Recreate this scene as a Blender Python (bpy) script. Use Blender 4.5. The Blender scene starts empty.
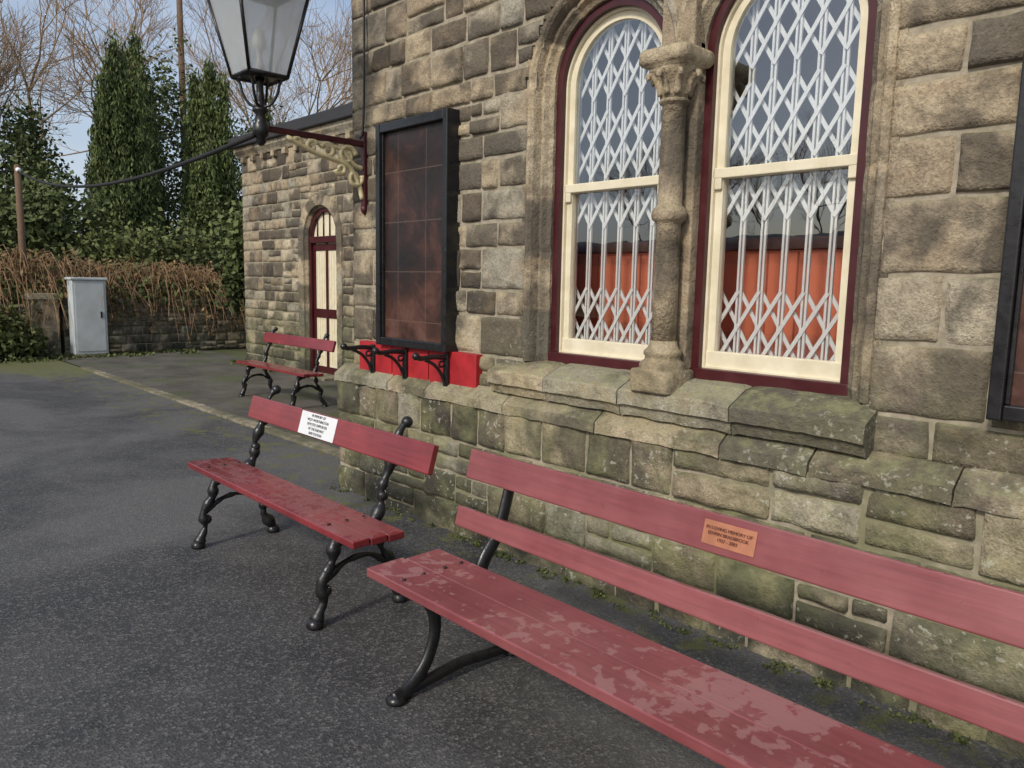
import bpy, bmesh, math, random
import numpy as np
from mathutils import Vector, Matrix, noise
random.seed(7)
RNG=np.random.default_rng(11)
S=bpy.context.scene
S.view_settings.view_transform='Standard'; S.view_settings.look='None'; S.view_settings.exposure=0
COL=S.collection

# ------------------------------------------------------------------ helpers
def empty(name,loc=(0,0,0)):
    o=bpy.data.objects.new(name,None); COL.objects.link(o); o.location=loc; o.empty_display_size=.2; return o
def obj(name,verts,faces,mat=None,parent=None,smooth=False,attr=None,loc=None):
    me=bpy.data.meshes.new(name)
    me.from_pydata([tuple(v) for v in verts],[],[tuple(f) for f in faces]); me.update()
    if attr is not None:
        a=me.color_attributes.new('blk','FLOAT_COLOR','POINT')
        a.data.foreach_set('color',np.asarray(attr,dtype=np.float32).ravel())
    if smooth: me.polygons.foreach_set('use_smooth',[True]*len(me.polygons))
    if mat: me.materials.append(mat)
    o=bpy.data.objects.new(name,me); COL.objects.link(o)
    if parent: o.parent=parent
    if loc: o.location=loc
    return o
def bobj(name,bm,mat=None,parent=None,smooth=False):
    me=bpy.data.meshes.new(name); bm.to_mesh(me); bm.free()
    if smooth: me.polygons.foreach_set('use_smooth',[True]*len(me.polygons))
    if mat: me.materials.append(mat)
    o=bpy.data.objects.new(name,me); COL.objects.link(o)
    if parent: o.parent=parent
    return o
def box(name,x0,x1,y0,y1,z0,z1,mat,parent=None,bev=0.004,rot=None,seg=2):
    bm=bmesh.new(); bmesh.ops.create_cube(bm,size=1)
    bmesh.ops.scale(bm,vec=(x1-x0,y1-y0,z1-z0),verts=bm.verts)
    if bev>0: bmesh.ops.bevel(bm,geom=bm.edges[:],offset=bev,segments=seg,affect='EDGES',profile=.5)
    if rot: bmesh.ops.rotate(bm,matrix=rot,verts=bm.verts)
    bmesh.ops.translate(bm,vec=((x0+x1)/2,(y0+y1)/2,(z0+z1)/2),verts=bm.verts)
    return bobj(name,bm,mat,parent)
def npmesh(name,V,F,mat,parent=None,attr=None):
    me=bpy.data.meshes.new(name); V=np.asarray(V,dtype=np.float32); F=np.asarray(F,dtype=np.int32)
    n,k=F.shape
    me.vertices.add(len(V)); me.vertices.foreach_set('co',V.ravel())
    me.loops.add(n*k); me.loops.foreach_set('vertex_index',F.ravel())
    me.polygons.add(n); me.polygons.foreach_set('loop_start',np.arange(0,n*k,k,dtype=np.int32))
    me.polygons.foreach_set('loop_total',np.full(n,k,dtype=np.int32))
    me.update(calc_edges=True)
    if attr is not None:
        a=me.color_attributes.new('blk','FLOAT_COLOR','POINT'); a.data.foreach_set('color',np.asarray(attr,dtype=np.float32).ravel())
    me.materials.append(mat)
    o=bpy.data.objects.new(name,me); COL.objects.link(o)
    if parent: o.parent=parent
    return o
def catmull(P,n=6):
    P=[Vector(p) for p in P]; Q=[P[0]*2-P[1]]+P+[P[-1]*2-P[-2]]; out=[]
    for i in range(1,len(Q)-2):
        a,b,c,d=Q[i-1],Q[i],Q[i+1],Q[i+2]
        for k in range(n):
            t=k/n
            out.append(.5*((2*b)+(c-a)*t+(2*a-5*b+4*c-d)*t*t+(3*b-a-3*c+d)*t**3))
    out.append(Q[-2]); return out
def tube(name,P,rad,mat,parent=None,seg=8,flat=None,n=5,knob=0,axis=(1,0,0)):
    """swept tube; flat=(a,b): section half-sizes in plane / along axis"""
    C=catmull(P,n) if n>1 else [Vector(p) for p in P]
    m=len(C); ax=Vector(axis); V=[];F=[]
    for i,c in enumerate(C):
        t=(C[min(i+1,m-1)]-C[max(i-1,0)]).normalized()
        s=ax-t*ax.dot(t)
        if s.length<.05: s=Vector((0,1,0))-t*t.y
        s.normalize(); q=t.cross(s)
        r=rad if not callable(rad) else rad(i/(m-1))
        if knob: r*=1+knob*noise.noise(c*22+Vector((3,1,7)))*1.6
        for k in range(seg):
            an=2*math.pi*k/seg
            if flat: V.append(c+s*math.cos(an)*flat[1]*r+q*math.sin(an)*flat[0]*r)
            else: V.append(c+(s*math.cos(an)+q*math.sin(an))*r)
    for i in range(m-1):
        for k in range(seg):
            k2=(k+1)%seg; F.append((i*seg+k,i*seg+k2,(i+1)*seg+k2,(i+1)*seg+k))
    F.append(tuple(range(seg-1,-1,-1))); F.append(tuple((m-1)*seg+k for k in range(seg)))
    return obj(name,V,F,mat,parent,smooth=True)
def lathe(name,prof,c,mat,parent=None,seg=24):
    V=[];F=[];m=len(prof)
    for r,z in prof:
        for k in range(seg):
            a=2*math.pi*(k+.5)/seg
            V.append((c[0]+r*math.cos(a),c[1]+r*math.sin(a),c[2]+z))
    for i in range(m-1):
        for k in range(seg):
            k2=(k+1)%seg; F.append((i*seg+k,i*seg+k2,(i+1)*seg+k2,(i+1)*seg+k))
    F.append(tuple(range(seg-1,-1,-1))); F.append(tuple((m-1)*seg+k for k in range(seg)))
    return obj(name,V,F,mat,parent,smooth=seg>8)

# ------------------------------------------------------------------ materials
class M:
    def __init__(s,name):
        s.m=bpy.data.materials.new(name); s.m.use_nodes=True; s.t=s.m.node_tree; s.t.nodes.clear()
        s.out=s.n('ShaderNodeOutputMaterial'); s.b=s.n('ShaderNodeBsdfPrincipled'); s.l(s.b,0,s.out,0)
    def n(s,k,**kw):
        x=s.t.nodes.new(k)
        for a,v in kw.items(): setattr(x,a,v)
        return x
    def l(s,a,i,b,j): s.t.links.new(a.outputs[i],b.inputs[j])
    def pos(s):
        g=s.n('ShaderNodeNewGeometry'); return g
    def noise(s,scale,detail=4,rough=.55,vec=None,dist=0):
        x=s.n('ShaderNodeTexNoise'); x.inputs['Scale'].default_value=scale; x.inputs['Detail'].default_value=min(detail,4)
        x.inputs['Roughness'].default_value=rough; x.inputs['Distortion'].default_value=dist
        if vec is None: vec=s.pos(); s.l(vec,'Position',x,'Vector')
        else: s.t.links.new(vec,x.inputs['Vector'])
        return x
    def ramp(s,src,stops,interp='LINEAR'):
        r=s.n('ShaderNodeValToRGB'); r.color_ramp.interpolation=interp
        e=r.color_ramp.elements
        while len(e)>1: e.remove(e[-1])
        e[0].position=stops[0][0]; c=stops[0][1]; e[0].color=(*c,1) if not isinstance(c,(int,float)) else (c,c,c,1)
        for p,c in stops[1:]:
            k=e.new(p); k.color=(*c,1) if not isinstance(c,(int,float)) else (c,c,c,1)
        s.t.links.new(src,r.inputs[0]); return r.outputs[0]
    def mix(s,fac,a,b,mode='MIX'):
        x=s.n('ShaderNodeMix',data_type='RGBA',blend_type=mode)
        for v,i in ((fac,0),(a,6),(b,7)):
            if isinstance(v,(int,float)): x.inputs[i].default_value=v if i==0 else (v,v,v,1)
            elif isinstance(v,tuple): x.inputs[i].default_value=(*v,1)
            else: s.t.links.new(v,x.inputs[i])
        return x.outputs[2]
    def math(s,op,a,b=None):
        x=s.n('ShaderNodeMath',operation=op)
        for v,i in ((a,0),(b,1)):
            if v is None: continue
            if isinstance(v,(int,float)): x.inputs[i].default_value=v
            else: s.t.links.new(v,x.inputs[i])
        return x.outputs[0]
    def maprange(s,v,a,b,c=0,d=1):
        x=s.n('ShaderNodeMapRange'); s.t.links.new(v,x.inputs[0])
        for i,k in enumerate((a,b,c,d)): x.inputs[i+1].default_value=k
        return x.outputs[0]
    def sep(s):
        g=s.pos(); x=s.n('ShaderNodeSeparateXYZ'); s.l(g,'Position',x,0); return x
    def bump(s,h,strength=.3,dist=.01):
        x=s.n('ShaderNodeBump'); x.inputs['Strength'].default_value=strength; x.inputs['Distance'].default_value=dist
        s.t.links.new(h,x.inputs['Height']); s.t.links.new(x.outputs[0],s.b.inputs['Normal']); return x
    def base(s,c):
        if isinstance(c,tuple): s.b.inputs['Base Color'].default_value=(*c,1)
        else: s.t.links.new(c,s.b.inputs['Base Color'])
    def rough(s,r):
        if isinstance(r,(int,float)): s.b.inputs['Roughness'].default_value=r
        else: s.t.links.new(r,s.b.inputs['Roughness'])

def simple(name,c,rough=.5,var=.15,scale=6,metal=0,bump=.0,bscale=40,c2=None):
    m=M(name); n=m.noise(scale,4,.6)
    c2=c2 or tuple(max(0,k*(1-var*2)) for k in c)
    m.base(m.ramp(n.outputs[0],[(.3,c2),(.65,c)]))
    r=m.maprange(n.outputs[0],.3,.7,max(.05,rough-.1),min(1,rough+.12)); m.rough(r)
    m.b.inputs['Metallic'].default_value=metal
    if bump: m.bump(m.noise(bscale,3).outputs[0],bump,.004)
    return m.m

def stone_mat(name,green=1.0,bright=1.0,lichen=1.0):
    m=M(name)
    a=m.n('ShaderNodeAttribute',attribute_name='blk'); sp=m.n('ShaderNodeSeparateColor'); m.l(a,'Color',sp,0)
    B=lambda c:tuple(k*bright*1.1 for k in c)
    base=m.ramp(sp.outputs[0],[(0,B((.050,.042,.034))),(.13,B((.11,.09,.068))),(.27,B((.25,.20,.14))),(.5,B((.37,.305,.21))),(.65,B((.31,.26,.185))),(.8,B((.27,.25,.20))),(1,B((.46,.39,.28)))])
    n1=m.noise(2.2,4,.62,dist=.4); n2=m.noise(14,4,.7); n3=m.noise(90,2,.7)
    c=m.mix(1,base,m.ramp(n2.outputs[0],[(.25,.55),(.5,1.0),(.75,1.3)]),'MULTIPLY')
    c=m.mix(1,c,m.ramp(n3.outputs[0],[(.3,.7),(.55,1.02),(.75,1.25)]),'MULTIPLY')
    n4=ng=m.noise(3.6,4,.65,dist=.6)
    c=m.mix(m.ramp(n4.outputs[0],[(.52,0),(.7,.4)]),c,B((.33,.23,.13)))
    add=m.math('MULTIPLY_ADD',sp.outputs[1],.26); add.node.inputs[2].default_value=0
    so=m.math('ADD',n1.outputs[0],add)
    c=m.mix(m.ramp(so,[(.56,0),(.70,.8)]),c,B((.058,.050,.042)))
    x=m.sep(); zg=m.maprange(x.outputs[2],.35,1.5,1,0)
    g=m.math('MULTIPLY',m.ramp(ng.outputs[0],[(.36,0),(.6,1)]),zg)
    nup=m.n('ShaderNodeSeparateXYZ'); m.l(m.pos(),'Normal',nup,0)
    up=m.math('MULTIPLY',m.maprange(nup.outputs[2],.35,.9,0,1),m.ramp(n2.outputs[0],[(.38,0),(.56,.95)]))
    g=m.math('MAXIMUM',g,up); g=m.math('MULTIPLY',g,.68*green)
    c=m.mix(g,c,m.ramp(n2.outputs[0],[(.3,(.09,.105,.045)),(.7,(.26,.27,.13))]))
    zd=m.maprange(x.outputs[2],.0,.62,1.25,0)
    d=m.math('MULTIPLY',m.ramp(n1.outputs[0],[(.38,0),(.58,1)]),zd)
    c=m.mix(m.math('MULTIPLY',d,.85),c,(.05,.05,.038))
    nl=m.noise(34,2,.6); nm=m.noise(2.7,1,.5)
    lf=m.math('MULTIPLY',m.ramp(nl.outputs[0],[(.60,0),(.66,1)]),m.ramp(nm.outputs[0],[(.46,0),(.56,1)]))
    lf=m.math('MULTIPLY',lf,m.maprange(x.outputs[2],.9,1.6,1,.12)); lf=m.math('MULTIPLY',lf,.5*lichen)
    c=m.mix(lf,c,(.48,.48,.40))
    m.base(c); m.rough(.9); m.b.inputs['Specular IOR Level'].default_value=.25
    h=m.math('ADD',n2.outputs[0],m.math('MULTIPLY',n3.outputs[0],.35))
    m.bump(h,.9,.018)
    return m.m
STONE=stone_mat('sandstone_blocks'); STONE_D=stone_mat('sandstone_dressed',.9,1.05,.8); RUBBLE=stone_mat('rubble_stone',.5,1.25,.6)
def mortar_mat():
    m=M('lime_mortar'); x=m.sep(); n=m.noise(18,4,.7)
    c=m.ramp(n.outputs[0],[(.3,(.20,.175,.13)),(.7,(.40,.35,.27))])
    g=m.math('MULTIPLY',m.maprange(x.outputs[2],.3,1.4,1,0),m.ramp(m.noise(3.3,4).outputs[0],[(.38,0),(.62,.85)]))
    c=m.mix(g,c,(.14,.15,.06)); m.base(c); m.rough(.95); m.bump(n.outputs[0],.5,.01); return m.m
MORTAR=mortar_mat()
def asphalt_mat():
    m=M('asphalt'); n1=m.noise(.45,4,.6,dist=.6); n2=m.noise(2.4,4,.65); n3=m.noise(120,2,.8); v=m.n('ShaderNodeTexVoronoi'); v.inputs['Scale'].default_value=95
    g=m.pos(); m.l(g,'Position',v,'Vector')
    c=m.ramp(n2.outputs[0],[(.3,(.030,.031,.034)),(.7,(.058,.058,.060))])
    c=m.mix(m.ramp(n1.outputs[0],[(.42,0),(.56,.8)]),c,(.112,.110,.108))
    c=m.mix(m.ramp(v.outputs['Color'],[(.55,0),(.9,.6)]),c,(.2,.19,.18))
    c=m.mix(1,c,m.ramp(n3.outputs[0],[(.3,.6),(.7,1.35)]),'MULTIPLY')
    x=m.sep()
    w1=m.maprange(x.outputs[1],-.75,-.2,0,1)
    nm=m.noise(5,4,.7)
    mm=m.math('ADD',nm.outputs[0],m.math('MULTIPLY',w1,.20))
    fx=m.maprange(x.outputs[0],-12.6,-14.6,0,.32); mm=m.math('ADD',mm,fx)
    k=m.ramp(mm,[(.71,0),(.83,.85)])
    c=m.mix(k,c,m.ramp(n3.outputs[0],[(.3,(.06,.065,.022)),(.7,(.19,.19,.06))]))
    m.base(c); m.rough(m.ramp(n2.outputs[0],[(.3,.55),(.7,.82)]))
    h=m.math('ADD',m.math('MULTIPLY',v.outputs['Distance'],.8),n3.outputs[0]); m.bump(h,.7,.005)
    return m.m
ASPH=asphalt_mat()
def pave_mat():
    m=M('old_pavement'); n=m.noise(1.6,4,.65); n3=m.noise(70,3,.8)
    c=m.ramp(n.outputs[0],[(.35,(.055,.05,.043)),(.6,(.11,.10,.083))])
    c=m.mix(m.ramp(m.noise(.9,4,.7).outputs[0],[(.5,0),(.65,.8)]),c,(.07,.085,.03))
    c=m.mix(1,c,m.ramp(n3.outputs[0],[(.3,.6),(.7,1.4)]),'MULTIPLY'); m.base(c); m.rough(.85); m.bump(n3.outputs[0],.5,.006); return m.m
PAVE=pave_mat()
GRASS=simple('grass_earth',(.09,.11,.035),.95,c2=(.07,.06,.035),scale=1.2,bump=.6,bscale=30)
def kerb_mat():
    m=M('kerb_stone'); n=m.noise(7,4,.7); n2=m.noise(1.3,4,.6)
    c=m.ramp(n.outputs[0],[(.35,(.15,.13,.095)),(.7,(.36,.31,.22))])
    c=m.mix(m.ramp(n2.outputs[0],[(.42,0),(.55,.8)]),c,(.085,.085,.045)); m.base(c); m.rough(.9); m.bump(n.outputs[0],.5,.01); return m.m
KERB=kerb_mat()
BALLAST=simple('ballast',(.2,.18,.15),.95,c2=(.07,.06,.05),scale=25,bump=1,bscale=30)
MAROON=simple('maroon_paint',(.062,.008,.011),.38,scale=8,bump=.15)
CREAM=simple('cream_paint',(.74,.68,.52),.45,var=.06,scale=9,c2=(.62,.56,.40),bump=.15)
WHITE=simple('white_paint',(.88,.89,.91),.4,var=.03)
BLACK=simple('black_iron_paint',(.014,.014,.015),.33,scale=20,bump=.35,bscale=60)
BLACKW=simple('black_wood_paint',(.016,.016,.018),.3,scale=20,bump=.3,bscale=30)
REDB=simple('red_board_paint',(.42,.016,.022),.6,scale=7,c2=(.27,.012,.017),bump=.2)
SLATE=simple('roof_slate',(.07,.075,.085),.6,scale=3)
GREYCAB=simple('cabinet_grey',(.54,.58,.60),.55,scale=3,c2=(.42,.46,.46))
DARKROOM=simple('interior_plaster',(.13,.12,.10),.9)
WOODP=simple('pole_wood',(.16,.1,.06),.9,scale=10)
BRASS=simple('copper_plaque',(.50,.21,.12),.35,scale=20,metal=.3,var=.1)
ENAMEL=simple('white_plaque',(.74,.76,.78),.35,var=.04)
INK=simple('engraved_ink',(.05,.05,.06),.6); INKR=simple('engraved_letters',(.14,.04,.02),.6)
YEL=simple('cream_scroll_paint',(.74,.64,.38),.5,scale=15,c2=(.55,.46,.25))
CAB=simple('cable_rubber',(.01,.01,.011),.75)

def bench_mat(name,c,c2,wet,roughlo):
    m=M(name); g=m.pos(); mp=m.n('ShaderNodeMapping'); mp.inputs['Scale'].default_value=(.35,6,6); m.l(g,'Position',mp,0)
    grain=m.noise(9,4,.6,vec=mp.outputs[0]); n=m.noise(3,4,.6)
    col=m.mix(m.ramp(n.outputs[0],[(.35,0),(.65,1)]),c2,c)
    col=m.mix(1,col,m.ramp(grain.outputs[0],[(.3,.85),(.7,1.12)]),'MULTIPLY')
    nx=m.n('ShaderNodeSeparateXYZ'); m.l(g,'Normal',nx,0); up=m.maprange(nx.outputs[2],.7,.95,0,1)
    w=m.noise(15,4,.62,dist=.25); big=m.noise(1.6,2,.5)
    ws=m.math('ADD',w.outputs[0],m.math('MULTIPLY',big.outputs[0],.9))
    wm=m.ramp(ws,[(.94,0),(.97,1)])
    wk=m.math('MULTIPLY',m.math('MULTIPLY',wm,up),wet)
    col=m.mix(wk,col,(.36,.20,.19))
    worn=m.noise(35,3,.7); col=m.mix(m.ramp(worn.outputs[0],[(.68,0),(.74,.6)]),col,tuple(k*.45 for k in c))
    m.base(col)
    r=m.math('ADD',m.ramp(n.outputs[0],[(.3,roughlo),(.7,roughlo+.14)]),m.math('MULTIPLY',wk,.3)); m.rough(r)
    h=m.math('ADD',grain.outputs[0],m.math('MULTIPLY',wk,.6)); m.bump(h,.22,.004)
    m.b.inputs['Coat Weight'].default_value=.3; m.b.inputs['Coat Roughness'].default_value=.2
    return m.m
BW1=bench_mat('bench_paint_weathered',(.26,.080,.084),(.20,.050,.055),.5,.32)
BW2=bench_mat('bench_paint_glossy',(.25,.036,.040),(.17,.020,.025),.2,.16)

def notice_mat():
    m=M('notice_panel')
    n=m.noise(3.2,4,.7,dist=.5); n2=m.noise(40,3,.7)
    x=m.sep(); zz=m.maprange(x.outputs[2],1.2,2.5,.14,-.06)
    c=m.ramp(m.math('ADD',n.outputs[0],zz),[(.36,(.012,.009,.009)),(.53,(.030,.015,.012)),(.66,(.072,.030,.021)),(.8,(.12,.06,.045))])
    z=m.math('FRACT',m.math('MULTIPLY',x.outputs[2],3.1)); ln=m.ramp(z,[(0,.9),(.014,.9),(.022,0)])
    xx=m.math('FRACT',m.math('MULTIPLY',x.outputs[0],3.3)); ln2=m.ramp(xx,[(0,.9),(.014,.9),(.022,0)])
    ln=m.math('MAXIMUM',ln,ln2)
    c=m.mix(m.math('MULTIPLY',ln,.4),c,(.2,.14,.11))
    m.base(c); m.rough(m.ramp(n2.outputs[0],[(.3,.3),(.7,.5)])); m.bump(n2.outputs[0],.2,.003); return m.m
NOTICE=notice_mat()
def glass_mat():
    m=M('window_glass'); m.t.nodes.remove(m.b)
    gl=m.n('ShaderNodeBsdfGlossy'); gl.inputs['Roughness'].default_value=.0; gl.inputs[0].default_value=(.95,.97,1,1)
    tr=m.n('ShaderNodeBsdfTransparent'); tr.inputs[0].default_value=(.95,.97,.96,1)
    mx=m.n('ShaderNodeMixShader'); fr=m.n('ShaderNodeFresnel'); fr.inputs[0].default_value=1.5
    f=m.math('MULTIPLY_ADD',fr.outputs[0],1.2); f.node.inputs[2].default_value=.14
    m.t.links.new(f,mx.inputs[0]); m.l(tr,0,mx,1); m.l(gl,0,mx,2); m.l(mx,0,m.out,0)
    b=m.n('ShaderNodeBump'); b.inputs['Strength'].default_value=.05; b.inputs['Distance'].default_value=.01
    m.t.links.new(m.noise(5,2).outputs[0],b.inputs['Height']); m.t.links.new(b.outputs[0],gl.inputs['Normal'])
    return m.m
GLASS=glass_mat()
def frosted():
    m=M('lantern_glass'); m.b.inputs['Base Color'].default_value=(.8,.83,.83,1); m.rough(.25)
    t=m.n('ShaderNodeBsdfTranslucent'); t.inputs[0].default_value=(.9,.92,.92,1)
    tp=m.n('ShaderNodeBsdfTransparent'); a=m.n('ShaderNodeMixShader'); a.inputs[0].default_value=.6; b=m.n('ShaderNodeMixShader'); b.inputs[0].default_value=.35
    m.l(m.b,0,a,1); m.l(t,0,a,2); m.l(a,0,b,1); m.l(tp,0,b,2); m.l(b,0,m.out,0); return m.m
FROST=frosted()
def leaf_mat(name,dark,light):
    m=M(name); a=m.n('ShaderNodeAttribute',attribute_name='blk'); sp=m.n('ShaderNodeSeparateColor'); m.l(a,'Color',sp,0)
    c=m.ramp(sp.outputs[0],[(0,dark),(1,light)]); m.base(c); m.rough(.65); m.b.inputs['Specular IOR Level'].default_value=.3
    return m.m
L_CON=leaf_mat('cypress_leaf',(.045,.065,.02),(.15,.19,.06)); L_IVY=leaf_mat('ivy_leaf',(.03,.045,.015),(.13,.16,.055))
L_SHR=leaf_mat('shrub_leaf',(.04,.055,.018),(.16,.18,.06)); L_BR=leaf_mat('bramble_leaf',(.08,.06,.025),(.30,.20,.09))
BARK=simple('bark',(.28,.21,.14),.9,scale=12,c2=(.12,.09,.06)); TWIG=simple('twig',(.46,.31,.18),.85,scale=3,c2=(.25,.17,.10)); BRST=simple('bramble_stem',(.42,.27,.15),.85,scale=2,c2=(.22,.12,.06))

# ------------------------------------------------------------------ masonry
def courses(u0f,u1f,v0,v1,rng,hs,ws,sneck=.3,q0=None,q1=None):
    R=[];v=v0;i=0
    while v<v1-.03:
        h=rng.uniform(*hs)
        if v1-v-h<hs[0]*.7: h=v1-v
        u=u0f;end=u1f
        if q0: w=q0[i%2]; R.append((u,u+w,v,v+h,'d')); u+=w
        if q1: w=q1[i%2]; R.append((end-w,end,v,v+h,'d')); end-=w
        while u<end-.02:
            w=rng.uniform(*ws)
            if end-u-w<ws[0]*.6: w=end-u
            if rng.random()<sneck and h>hs[0]*1.25:
                k=rng.uniform(.4,.6)*h
                R.append((u,u+w,v,v+k,'r'))
                if rng.random()<.5: R.append((u,u+w,v+k,v+h,'r'))
                else: s=w*rng.uniform(.35,.65); R.append((u,u+s,v+k,v+h,'r')); R.append((u+s,u+w,v+k,v+h,'r'))
            else: R.append((u,u+w,v,v+h,'r'))
            u+=w
        v+=h;i+=1
    return R
def masonry(name,O,U,V,N,rects,step,mat,parent,rng,mask=None,amp=.014,gap=.006):
    O,U,V,N=map(Vector,(O,U,V,N)); VV=[];FF=[];AT=[]
    for (u0,u1,v0,v1,cls) in rects:
        u0+=gap*rng.uniform(.5,1.5);u1-=gap*rng.uniform(.5,1.5);v0+=gap*rng.uniform(.5,1.4);v1-=gap*rng.uniform(.5,1.4)
        if u1-u0<.03 or v1-v0<.03: continue
        e=.009
        nu=max(2,int((u1-u0)/step));nv=max(2,int((v1-v0)/step))
        us=[u0,u0+e]+[u0+(u1-u0)*i/nu for i in range(1,nu)]+[u1-e,u1]
        vs=[v0,v0+e]+[v0+(v1-v0)*i/nv for i in range(1,nv)]+[v1-e,v1]
        a=amp if cls=='r' else amp*.35
        seed=Vector((rng.uniform(0,50),)*3)
        r1=rng.random(); r2=rng.random()
        if cls=='d': r1=.3+.5*r1
        lift=rng.uniform(-.004,.010) if cls=='r' else .002
        tu=rng.uniform(-.03,.03);tv=rng.uniform(-.05,.05)
        b=len(VV);W=len(us)
        for j,v in enumerate(vs):
            for i,u in enumerate(us):
                p=Vector((u,v,0))
                edge=(i in(0,W-1)) or (j in (0,len(vs)-1))
                jx=noise.noise(p*9+seed)*.008; jy=noise.noise(p*9+seed+Vector((9,0,0)))*.008
                if edge: h=-.016
                else:
                    d=min(u-u0,u1-u,v-v0,v1-v)
                    f=min(1,d/.04)
                    h=(.3+.7*f)*(a*(.55+noise.fractal(p*7+seed,1,2,3)*1.3))+lift+(tu*(u-(u0+u1)/2)+tv*(v-(v0+v1)/2) if cls=='r' else 0)
                VV.append(O+U*(u+jx)+V*(v+jy)+N*h); AT.append((r1,r2,0,1))
        for j in range(len(vs)-1):
            for i in range(W-1):
                if mask and mask((us[i]+us[i+1])/2,(vs[j]+vs[j+1])/2): continue
                k=b+j*W+i; FF.append((k,k+1,k+W+1,k+W))
    if U.cross(V).dot(N)<0: FF=[f[::-1] for f in FF]
    return obj(name,VV,FF,mat,parent,smooth=True,attr=AT)
def sheet(name,O,U,V,N,u0,u1,v0,v1,step,mat,parent,mask=None,h=-.008):
    O,U,V,N=map(Vector,(O,U,V,N)); nu=max(1,round((u1-u0)/step));nv=max(1,round((v1-v0)/step))
    VV=[O+U*(u0+(u1-u0)*i/nu)+V*(v0+(v1-v0)*j/nv)+N*h for j in range(nv+1) for i in range(nu+1)]
    FF=[]
    for j in range(nv):
        for i in range(nu):
            if mask and mask(u0+(u1-u0)*(i+.5)/nu,v0+(v1-v0)*(j+.5)/nv): continue
            k=j*(nu+1)+i; FF.append((k,k+1,k+nu+2,k+nu+1))
    if U.cross(V).dot(N)<0: FF=[f[::-1] for f in FF]
    return obj(name,VV,FF,mat,parent)
def extrude_blocks(name,prof,x0,x1,lens,mat,parent,rng,gap=.004,amp=.006):
    """row of dressed stones with a (y,z) profile running along X"""
    VV=[];FF=[];AT=[]; x=x0; m=len(prof)
    P=[]
    for i in range(m):
        a=Vector(prof[i]);b=Vector(prof[(i+1)%m])
        k=max(1,int((b-a).length/.03))
        for t in range(k): P.append(a.lerp(b,t/k))
    m=len(P)
    while x<x1-.01:
        w=rng.uniform(*lens)
        if x1-x-w<lens[0]*.6: w=x1-x
        n=max(3,int(w/.03)); r1=.3+.55*rng.random(); r2=rng.random(); b=len(VV); dy=rng.uniform(-.004,.004)
        for i in range(n+1):
            xx=x+gap+(w-2*gap)*i/n
            for p in P:
                q=Vector((xx,p[0],p[1])); d=noise.fractal(q*9,1,2,3)*amp
                c=.006 if i in (0,n) else 0
                VV.append((xx,p[0]+d+dy+c,p[1]+d*.8-c)); AT.append((r1,r2,0,1))
        for i in range(n):
            for k in range(m):
                k2=(k+1)%m; FF.append((b+i*m+k,b+i*m+k2,b+(i+1)*m+k2,b+(i+1)*m+k))
        FF.append(tuple(b+k for k in range(m))[::-1]); FF.append(tuple(b+n*m+k for k in range(m)))
        x+=w
    o=obj(name,VV,FF,mat,parent,smooth=False,attr=AT)
    bm=bmesh.new(); bm.from_mesh(o.data); bmesh.ops.recalc_face_normals(bm,faces=bm.faces); bm.to_mesh(o.data); bm.free()
    return o

rng=random.Random(5)
B=empty('stone_station_building')
XC=-4.9
CX=(-2.6025,-1.6675); ZS=2.6; R0=.3775; MID=-2.135; ZB=1.13
def inopen(u,v,r=.50):
    if v<ZS: return -3.09<u<-1.18 and v>1.06
    return any((u-c)**2+(v-ZS)**2<r*r for c in CX) or (abs(u-MID)<.2 and v<ZS+.3)
FR=((0,0,0),(1,0,0),(0,0,1),(0,-1,0))
rects=courses(XC,-3.09,.92,ZS,rng,(.13,.25),(.16,.44),.35,(.42,.26),(.24,.38))
rects+=courses(-1.18,3.2,.92,ZS,rng,(.16,.28),(.2,.48),.25,(.24,.42),None)
rects+=courses(XC,3.2,ZS,3.75,rng,(.13,.25),(.16,.44),.35,(.26,.42),None)
masonry('wall_blocks',*FR,rects,.028,STONE,B,rng,mask=inopen,amp=.016)
masonry('upper_wall_blocks',*FR,courses(XC,3.2,3.75,5.8,rng,(.18,.27),(.25,.5),.2,(.26,.42),None),.08,STONE,B,rng)
sheet('wall_mortar',*FR,XC+.01,3.2,.85,5.8,.05,MORTAR,B,mask=lambda u,v:inopen(u,v,.46))
PL=((0,-.085,0),(1,0,0),(0,0,1),(0,-1,0))
masonry('plinth_blocks',*PL,courses(XC-.08,3.2,-.05,.84,rng,(.13,.24),(.2,.5),.3),.03,STONE,B,rng,amp=.02)
sheet('plinth_mortar',*PL,XC-.07,3.2,-.1,.84,.3,MORTAR,B)
extrude_blocks('plinth_coping',[(.03,.945),(-.02,.94),(-.09,.89),(-.108,.875),(-.108,.82),(-.06,.81),(.03,.81)],XC-.1,3.2,(.4,.75),STONE_D,B,rng)
extrude_blocks('window_sill',[(.14,1.135),(.02,1.115),(-.100,1.060),(-.110,1.05),(-.110,.985),(-.09,.975),(-.075,.93),(.02,.925),(.14,.925)],-3.29,-1.13,(.45,.75),STONE_D,B,rng)
LS=((XC,0,0),(0,1,0),(0,0,1),(-1,0,0))
masonry('return_wall_blocks',*LS,courses(0,3.1,0,5.8,rng,(.18,.27),(.25,.5),.2),.1,STONE,B,rng)
sheet('return_wall_mortar',*LS,0,9,0,5.8,1,MORTAR,B)
box('rear_wall',XC,9,8.9,9,0,5.8,MORTAR,B,0); box('gable_wall',8.9,9,.05,8.9,0,5.8,MORTAR,B,0); box('front_wall_extension',3.2,8.9,-.02,.1,0,5.8,STONE_D,B,0)
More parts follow.
